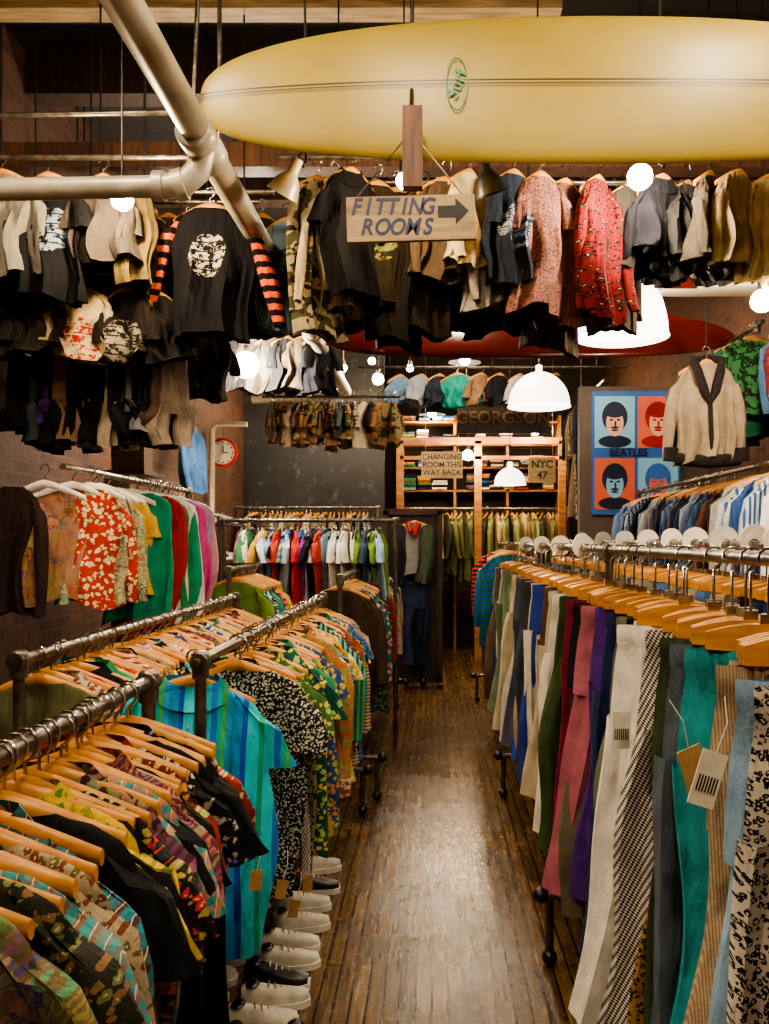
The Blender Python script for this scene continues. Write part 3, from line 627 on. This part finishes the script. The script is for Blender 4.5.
# back shelving with folded clothes
e=empty('storage_shelf'); m=MB(); g=MB()
for z in (2.45,2.8,3.15,3.5):
    m.box((.75,13.15,z),(2.4,.4,.03),'midwood'); xx=-.35
    while xx<1.8:
        h=R(.08,.28); w=R(.14,.24)
        if R(0,1)<.9:
            nn=max(2,int(h/.035))
            for q in range(nn): g.box((xx+R(-.01,.01),13.05+R(-.02,.02),z+.02+q*.035+.015),(w*R(.85,1),.28,.03),'plain',T(0,0,0),pick(BRIGHT+MUTED))
        xx+=w+R(.01,.04)
for x in (-.45,.35,1.15,1.95): m.box((x,13.15,1.8),(.04,.4,3.6),'midwood')
m.build('shelves',e,smooth=False); g.build('folded_clothes',e,smooth=False)
# ------------------------------------------------------------------ surfboards
def board(name,L,W,Tk,mat,M,rock=.08,nose=.36,p=2.3,tail=.5):
    m=MB(); rings=[]; n=60
    for i in range(n+1):
        s=i/n; s2=.5-.5*math.cos(math.pi*s)
        u=2*s2-1
        hw=W/2*max(0,(1-abs(u)**p))**(nose if u<0 else tail); th=Tk/2*max(0,(1-abs(u)**4))**.5+.002
        hw=max(hw,.003); rk=rock*abs(u)**2.5
        rings.append([(u*L/2,rk+th*math.sin(2*math.pi*j/28),hw*math.copysign(abs(math.cos(2*math.pi*j/28))**.85,math.cos(2*math.pi*j/28))) for j in range(28)])
    m.loft(rings,mat,M,sc=1,caps=True); return m
n=NT('yellowed_resin'); P=n.n('ShaderNodeAttribute',attribute_name='pc').outputs['Vector']
sp=n.n('ShaderNodeSeparateXYZ'); n.l(P,sp.inputs[0]); zz=sp.outputs[2]
nz=n.noise(P,1.5,5).outputs[0]; c=n.ramp(nz,[(.3,H('#8e7a2e')),(.7,H('#a6903e'))])
for z0,wd,cc in ((.02,.0035,'#2a1c0e'),(.0,.009,'#7a6428'),(.008,.002,'#2a1c0e')):
    c=n.mix(n.math('LESS_THAN',n.math('ABSOLUTE',n.math('SUBTRACT',zz,z0)),wd),c,H(cc))
n.l(c,n.b.inputs['Base Color']); n.b.inputs['Roughness'].default_value=.42; n.b.inputs['Coat Weight'].default_value=.0
reg('resin',n.m)
e=empty('surfboard')
x,y,z=at(195,90,3.3); Lb=3.2
m=board('deck',Lb,.575,.08,'resin',Matrix.Translation((x+Lb/2,y,z)),rock=.08); 
m.build('deck',e)
reg('logo',simple('green_logo',H('#1f6a4a'),H('#2a8060'),4,.4,0,0))
m=MB(); lx,ly,lz=at(457,84,3.255)
m.tube([(lx+.04*math.cos(t*math.pi/12),ly,lz+.1*math.sin(t*math.pi/12)) for t in range(25)],.0025,'logo',6)
m.build('oval_logo',e); text('Surf',(lx,ly,lz),.07,'logo',e,rot=(math.pi/2,-1.2,0),name='logo_lettering',ext=.001)
m=MB()
for xx in (-.5,.9): m.tube([(xx,3.3,ZC),(xx,3.35,3.75),(xx,3.38,3.2),(xx,3.3,3.15)],.006,'black',6)
m.build('straps',e)
x,y,z=at(532,332,6.0)
m=board('red_surfboard',2.9,.5,.1,'redpaint',T(x,y,z,0,math.radians(-32)),rock=.05); m.build('red_surfboard')
x,y,z=at(772,284,4.9)
m=board('white_surfboard',1.3,.45,.05,'cream',T(x-.0,y+.1,z,0,math.radians(-82)),rock=.02)
fx,fy,fz=at(676,272,4.75)
m.loft([[(fx-.12,fy,fz-.09),(fx+.12,fy,fz-.09),(fx+.12,fy+.012,fz-.09),(fx-.12,fy+.012,fz-.09)],[(fx-.11,fy,fz),(fx+.08,fy,fz),(fx+.08,fy+.012,fz),(fx-.11,fy+.012,fz)],[(fx-.06,fy,fz+.08),(fx+.0,fy,fz+.08),(fx+.0,fy+.01,fz+.08),(fx-.06,fy+.01,fz+.08)]],'redpaint',caps=True)
m.build('white_surfboard')
# ------------------------------------------------------------------ fitting room sign
e=empty('fitting_rooms_sign')
x,y,z=at(411,219,3.15)
M=T(x,y,z,0,0,-math.radians(1.5))
m=MB(); m.box((0,0,0),(.475,.022,.165),'signwood',M)
ar=[(.10,-.0,.022),(.165,0,.022),(.165,0,.05),(.215,0,0),(.165,0,-.05),(.165,0,-.022),(.10,0,-.022)]
ar=[(a_[0],-.0125,a_[2]+.02) for a_ in ar]
m.add(ar,[[0,1,2,3,4,5,6][::-1]],'ink',M)
m.build('board',e,smooth=False)
def slanted(s,lx,lz,size,gap):
    for i,ch in enumerate(s):
        c=text(ch,(x+lx+gap*i,y-.0125,z+lz+.0005*i),size,'blue',e,off=.02,ext=.0008,sx=.85); c.data.shear=.25
slanted('FITTING',-.205,.038,.085,.044); slanted('ROOMS',-.165,-.036,.085,.056)
m=MB()
for sg in (-1,1):
    m.tube([(x+sg*.2,y,z+.08),(x+sg*.02,y,z+.3)],.003,'pipe',5)
m.box((x+.005,y+.02,z+.27),(.075,.05,.3),'postwood'); m.tube([(x,y+.02,z+.4),(x,y+.18,z+.62),(x,y+.18,ZC)],.008,'black',6); m.build('hanging_post',e,smooth=False)
# ------------------------------------------------------------------ lamps
def bulbw(x,y,z,mat='bulb',r=.045,name='pendant_bulb',shade=False):
    m=MB(); m.ball((x,y,z),r,mat,12,8)
    m.lathe([(.014,.05+r),(.022,.045+r),(.022,r*.8),(.016,r*.75)],(x,y,z),'black',12); m.tube([(x,y,z+.04+r),(x,y,ZC)],.004,'black',5)
    if shade: m.lathe([(.2,-.03),(.17,.03),(.1,.09),(.03,.13),(.01,.135)],(x,y,z),'black',24)  # cone added to aim fill light down and keep the ceiling dark
    m.build(name)
def bulb(u,v,d,mat='bulb',r=.04): bulbw(*at(u,v,d),mat=mat,r=r)
bulb(122,199,3.75,r=.05); bulb(246,365,6.5,'bulb_cool',.1); bulb(640,177,3.75,'bulb_cool',.055); bulb(404,181,3.65,r=.035); bulb(762,301,4.2,'bulb_cool',.055)
bulb(378,379,9.2,'smallbulb',.06); bulb(410,368,9.6,'smallbulb',.04); bulb(343,368,9.0,'smallbulb',.04); bulb(372,361,9.9,'smallbulb',.04)
bulb(468,455,11.7,'smallbulb',.07); bulb(535,430,11.5,'smallbulb',.07); bulb(195,513,8.4,'smallbulb',.045)
for p in ((-1.5,.6,3.9),(1.4,.5,3.9),(0,-.8,3.9),(-.2,1.9,4.1),(1.4,2.4,4.1),(-1.6,2.4,4.1)): bulbw(*p,mat='fill_light',r=.07,name='added_fill_lamp',shade=True)  # unseen fill lamps, added above and behind the camera to brighten the clothes
for p in ((.2,5.7,4.2),(1.6,6.3,4.2),(.3,7.6,4.0),(-1.5,9.9,3.7),(.4,10.4,3.9),(1.2,12.7,3.6),(0,12.7,3.6)): bulbw(*p,mat='fill_light',r=.065,name='added_fill_lamp',shade=True)  # more fill lamps, added out of sight to brighten the deep end
def dome(name,u,v,d,r,h,mat='shade',cord=True):
    x,y,z=at(u,v,d); m=MB()
    pr=[(r*math.cos(a)*1.0,h*math.sin(a)) for a in [i*math.pi/2/10 for i in range(11)]]
    pr[-1]=(.03,h); m.lathe([(r*1.03,-.01)]+pr+[(.03,h+.06),(.005,h+.07)],(x,y,z),mat,28)
    m.tube([(x,y,z+h+.05),(x,y,ZC)],.006,'black',6); return m.build(name)
dome('dome_pendant_lamp',622,336,4.9,.26,.4); dome('dome_pendant_lamp',539,406,8.0,.29,.32); dome('dome_pendant_lamp',510,484,9.8,.18,.19)
def clamp(u,v,d,mat,ang):
    x,y,z=at(u,v,d); M=T(x,y,z,0,.3,ang); m=MB()
    m.lathe([(.075,-.06),(.07,-.05),(.055,.0),(.03,.035),(.025,.04),(.024,.1),(.02,.105)],(0,0,0),mat,20,M)
    m.tube([(0,0,.1),(.0,0,.14),(.03,0,.18),(.03,0,.3)],.008,'black',6,M); m.build('clamp_lamp')
clamp(288,182,3.7,'paintpipe',.5); clamp(488,180,3.7,'black',-.3)
# ------------------------------------------------------------------ clock, posters, signs
x,y,z=at(224,453,9.6); e=empty('wall_clock'); m=MB()
M=Matrix.Translation((x,y-.03,z))@Matrix.Rotation(math.pi/2,4,'X')
m.lathe([(.001,.0),(.14,.0)],(0,0,.01),'white',28,M); m.lathe([(.14,-.0),(.135,.03),(.165,.03),(.165,-.01)],(0,0,0),'clockred',28,M)
m.box((0,.04,.018),(.012,.08,.004),'ink',M); m.box((.03,.0,.018),(.06,.012,.004),'ink',M)
for k in range(12): m.box((.11*math.sin(k*math.pi/6),.11*math.cos(k*math.pi/6),.016),(.014,.014,.004),'ink',M)
m.tube([(0,.16,0),(0,ZC-z,0)],.005,'black',5,M)
m.build('clock_body',e)
reg('p_blue',simple('poster_blue',H('#2f5ea8'),H('#386cb8'),3,.5,0,0)); reg('p_lblue',simple('poster_light_blue',H('#7fbce0'),H('#8cc8ea'),3,.5,0,0))
reg('p_pink',simple('poster_coral',H('#d8604a'),H('#e87050'),3,.5,0,0)); reg('p_lpink',simple('poster_pink',H('#e8a890'),H('#f0b8a0'),3,.5,0,0)); reg('p_dark',simple('poster_navy',H('#101830'),H('#182240'),3,.5,0,0))
e=empty('pop_art_poster'); m=MB(); x,y,z=at(636,453,8.28); W,Hh=.86,1.2
m.box((x,y,z),(W,.02,Hh),'p_blue')
cells=[(-.21,.3,'p_lblue','p_dark','p_lpink'),(.21,.3,'p_pink','clockred','p_lpink'),(-.21,-.3,'p_pink','p_dark','p_lblue'),(.21,-.3,'p_lblue','p_blue','p_pink')]
for cx,cz,bg,hair,skin in cells:
    yy=y-.012
    m.box((x+cx,yy,z+cz),(.39,.006,.5),bg)
    def ell(ex,ez,rx,rz,mat,dy,n=24):
        vs=[(x+cx+ex+rx*math.cos(2*math.pi*k/n),yy-dy,z+cz+ez+rz*math.sin(2*math.pi*k/n)) for k in range(n)]; m.add(vs,[list(range(n))],mat)
    ell(0,-.19,.16,.06,hair,.004); ell(0,.05,.125,.15,hair,.005); ell(0,-.01,.085,.13,skin,.006)
    ell(0,.1,.1,.06,hair,.0065); ell(-.035,.02,.02,.01,hair,.008); ell(.035,.02,.02,.01,hair,.008); ell(0,-.08,.035,.01,hair,.008); ell(0,-.055,.04,.012,hair,.0085); ell(.005,-.02,.01,.035,hair,.0075)
m.build('print',e,smooth=False); text('BEATLES',(x-.08,y-.022,z-.0),.1,'p_dark',e)
def sign(name,u,v,d,w,h,txt,size,mat='signwood',tm='ink',roll=0):
    x,y,z=at(u,v,d); e=empty(name); m=MB(); m.box((0,0,0),(w,.025,h),mat,T(x,y,z,0,0,roll)); m.build('board',e,smooth=False)
    for i,t in enumerate(txt): text(t,(x,y-.015,z+(len(txt)/2-.5-i)*size*1.05),size,tm,e)
    m=MB()
    for sg in(-1,1): m.tube([(x+sg*w*.4,y,z+h/2),(x+sg*w*.4,y,ZC)],.004,'pipe',5)
    m.build('wires',e)
sign('shop_sign',503,418,9.3,1.0,.34,['GEORGSON'],.19,'darkwood','fadedpaint')
sign('changing_room_sign',442,465,11.6,.56,.36,['CHANGING','ROOM THIS','WAY BACK'],.1,'signwood')
sign('number_sign',542,470,11.4,.36,.34,['NYC','47'],.14,'signwood')
m=MB(); x0=at(400,441,11.9); x1=at(562,441,11.9)
for v in (441,458): p=at(400,v,11.9); m.box(((x0[0]+x1[0])/2,11.9,p[2]),(x1[0]-x0[0],.08,.09 if v==441 else .05),'midwood')
for u in (400,562,478): p=at(u,441,11.9); m.box((p[0],11.9,p[2]/2),(.1,.08,p[2]),'midwood')
m.build('timber_frame',smooth=False)
e=empty('clothes_display_stand'); m=MB(); xa=at(386,510,9.9)[0]; xb=at(440,510,9.9)[0]; xc=(xa+xb)/2
for xx in (xa,xb): m.box((xx,9.9,1.02),(.06,.06,2.04),'darkwood')
m.box((xc,9.9,2.03),(xb-xa+.06,.06,.07),'darkwood'); m.box((xc,9.9,.08),(xb-xa,.06,.07),'darkwood')
for xx in (xa,xb): m.box((xx,9.9,.025),(.07,.45,.05),'darkwood')
m.box((xc,9.93,1.05),(xb-xa,.01,1.9),'darkwood'); m.build('frame',e,smooth=False)
m=MB(); M=T(xc+.02,9.78,1.98); hanger(m,M); shirt(m,M,w=.19,L=.62,sl='long',a=H('#8a8884'),sa=H('#33353b'),N=20)
shirt(m,T(xc+.16,9.75,1.96),w=.09,L=.68,sl='none',a=H('#4b5646')); shirt(m,T(xc-.13,9.75,1.96),w=.06,L=.7,sl='none',a=H('#2b2c30'))
m.tube([(xc-.05,9.72,1.9),(xc-.02,9.7,1.8),(xc+.02,9.7,1.75),(xc+.07,9.72,1.9)],.035,'clockred',8)
pants(m,T(xc+.02,9.78,1.42),w=.15,L=.95,a=H('#1f2a40'),leg=.075,splay=0); 
for sg in (-1,1): m.ball((xc+sg*.1+.02,9.72,.09),.07,'black',12,8,sq=(.7,1.6,.8))
m.build('outfit',e)
# ------------------------------------------------------------------ shoes
def sneaker(m,x,y,yaw,mat='shoe',toe=True,s=.9):
    M=T(x,y,0,yaw)@Matrix.Scale(s,4)
    prof=[(-.13,.028,.05,.085),(-.11,.036,.07,.1),(-.07,.038,.075,.098),(-.03,.036,.07,.085),(.02,.04,.06,.07),(.07,.046,.05,.055),(.11,.043,.04,.045),(.14,.025,.03,.035)]
    rg=[];sol=[]
    for l,w,h,tp in prof:
        rg.append([(w*math.cos(k*math.pi/8),l,.02+max(0,math.sin(k*math.pi/8))**.6*tp*.95) for k in range(9)])
        sol.append([(w*1.1,l*1.04,.0),(w*1.1,l*1.04,.028),(-w*1.1,l*1.04,.028),(-w*1.1,l*1.04,.0)])
    m.loft(rg,mat,M,closed=False); m.loft(sol,'white',M,caps=True)
    for k in range(4):
        l=-.02+k*.025; h=.02+.088-.012*k
        m.tube([(-.02,l,h-.012),(0,l,h+.004),(.02,l,h-.012)],.003,'white' if mat!='shoe' else 'kraft',4,M)
    m.ball(tuple(M@Vector((0,-.085,.11))),.026,'black',10,6,sq=(1,1.3,.35))
m=MB()
for i,y in enumerate([2.56,2.69,2.82,2.95,3.09,3.23,3.37,3.52,3.7,3.9,4.1,4.35]):
    sneaker(m,-.575-.02*(i%2),y,math.radians(-80+R(-14,14)),mat='shoe' if i%5 else 'black')
    if y<4: sneaker(m,-.88,y+.03,math.radians(-80+R(-8,8)))
m.build('sneaker_row')
e=empty('shoe_shelf'); m=MB()
for z in (.3,.7,1.1,1.5,1.85): m.box((-2.15,8.1,z),(.5,.9,.03),'darkwood')
for xx in (-2.38,-1.92):
    for yy in (7.68,8.52): m.box((xx,yy,.95),(.04,.04,1.9),'darkwood')
m.build('shelves',e,smooth=False); m=MB()
for z in (.715,1.115,1.515,1.865):
    for k in range(5):
        M0=len(m.V); sneaker(m,-2.07,7.75+k*.18,math.radians(-90),mat=random.choice(['shoe','shoe','black','redpaint']))
        for q in range(M0,len(m.V)): v=m.V[q]; m.V[q]=(v[0],v[1],v[2]+z)
m.build('shoes',e)
hung('denim_jacket',191,7.4,2.78,.14,.6,'plain','#4a74a0',sl='long',yaw=1.2)
m=MB(); m.tube([(-2.38,9.2,0),(-2.38,9.2,2.9),(-2.33,9.2,2.95),(-2.0,9.2,2.95)],.03,'paintpipe',10); m.build('standpipe')
m=MB(); x,y,z=at(133,459,6.6); m.box((x,y,z),(.24,.2,.2),'darkwood'); m.box((x,y,z+.11),(.26,.22,.02),'midwood'); m.box((XL+.15,y,z-.12),(.3,.5,.03),'darkwood'); m.build('wall_shelf_box',smooth=False)
def tag(m,x,y,z,w=.055,h=.1,yaw=.3,roll=.15,mat='tag'):
    M=T(x,y,z,yaw,0,roll); m.box((0,0,-h/2),(w,.002,h),mat,M); m.tube([(0,0,-.008),(.005,0,.05),(0,.02,.09)],.001,'white',4,M)
    if mat=='tag':
        for k in range(7): m.box((lerp(-w*.35,w*.35,k/6),-.002,-h*.6),(w*.05,.001,h*.3),'ink',M)
m=MB()
for u,v,d,mt,ro in ((622,712,2.08,'tag',.05),(716,752,1.38,'tag',.35),(688,748,1.55,'kraft',-.3)): x,y,z=at(u,v,d); tag(m,x,y,z,w=.05,h=.09,mat=mt,roll=ro)
m.build('price_tags',eR,smooth=False)
m=MB()
for u,v,d,mt in ((283,880,2.7,'kraft'),(257,870,2.5,'kraft'),(308,875,3.0,'kraft'),(296,900,2.9,'kraft')): x,y,z=at(u,v,d); tag(m,x,y,z,w=.035,h=.06,mat=mt,roll=R(-.3,.3))
m.build('price_tags',eB,smooth=False)
# ------------------------------------------------------------------ world & camera
w=bpy.data.worlds.new('World'); bpy.context.scene.world=w; w.use_nodes=True
w.node_tree.nodes['Background'].inputs[0].default_value=(.9,.75,.55,1); w.node_tree.nodes['Background'].inputs[1].default_value=.05
try: bpy.context.scene.view_settings.look='AgX - Medium High Contrast'
except Exception: pass
cd=bpy.data.cameras.new('camera'); co=bpy.data.objects.new('camera',cd); bpy.context.collection.objects.link(co)
co.location=(0,0,CAMZ); co.rotation_euler=(math.pi/2,0,0)
cd.sensor_fit='AUTO'; cd.sensor_width=36; cd.lens=F/1024*36
cd.shift_x=-(CX-384.5)/1024; cd.shift_y=(CY-512)/1024
cd.clip_start=.05
bpy.context.scene.camera=co
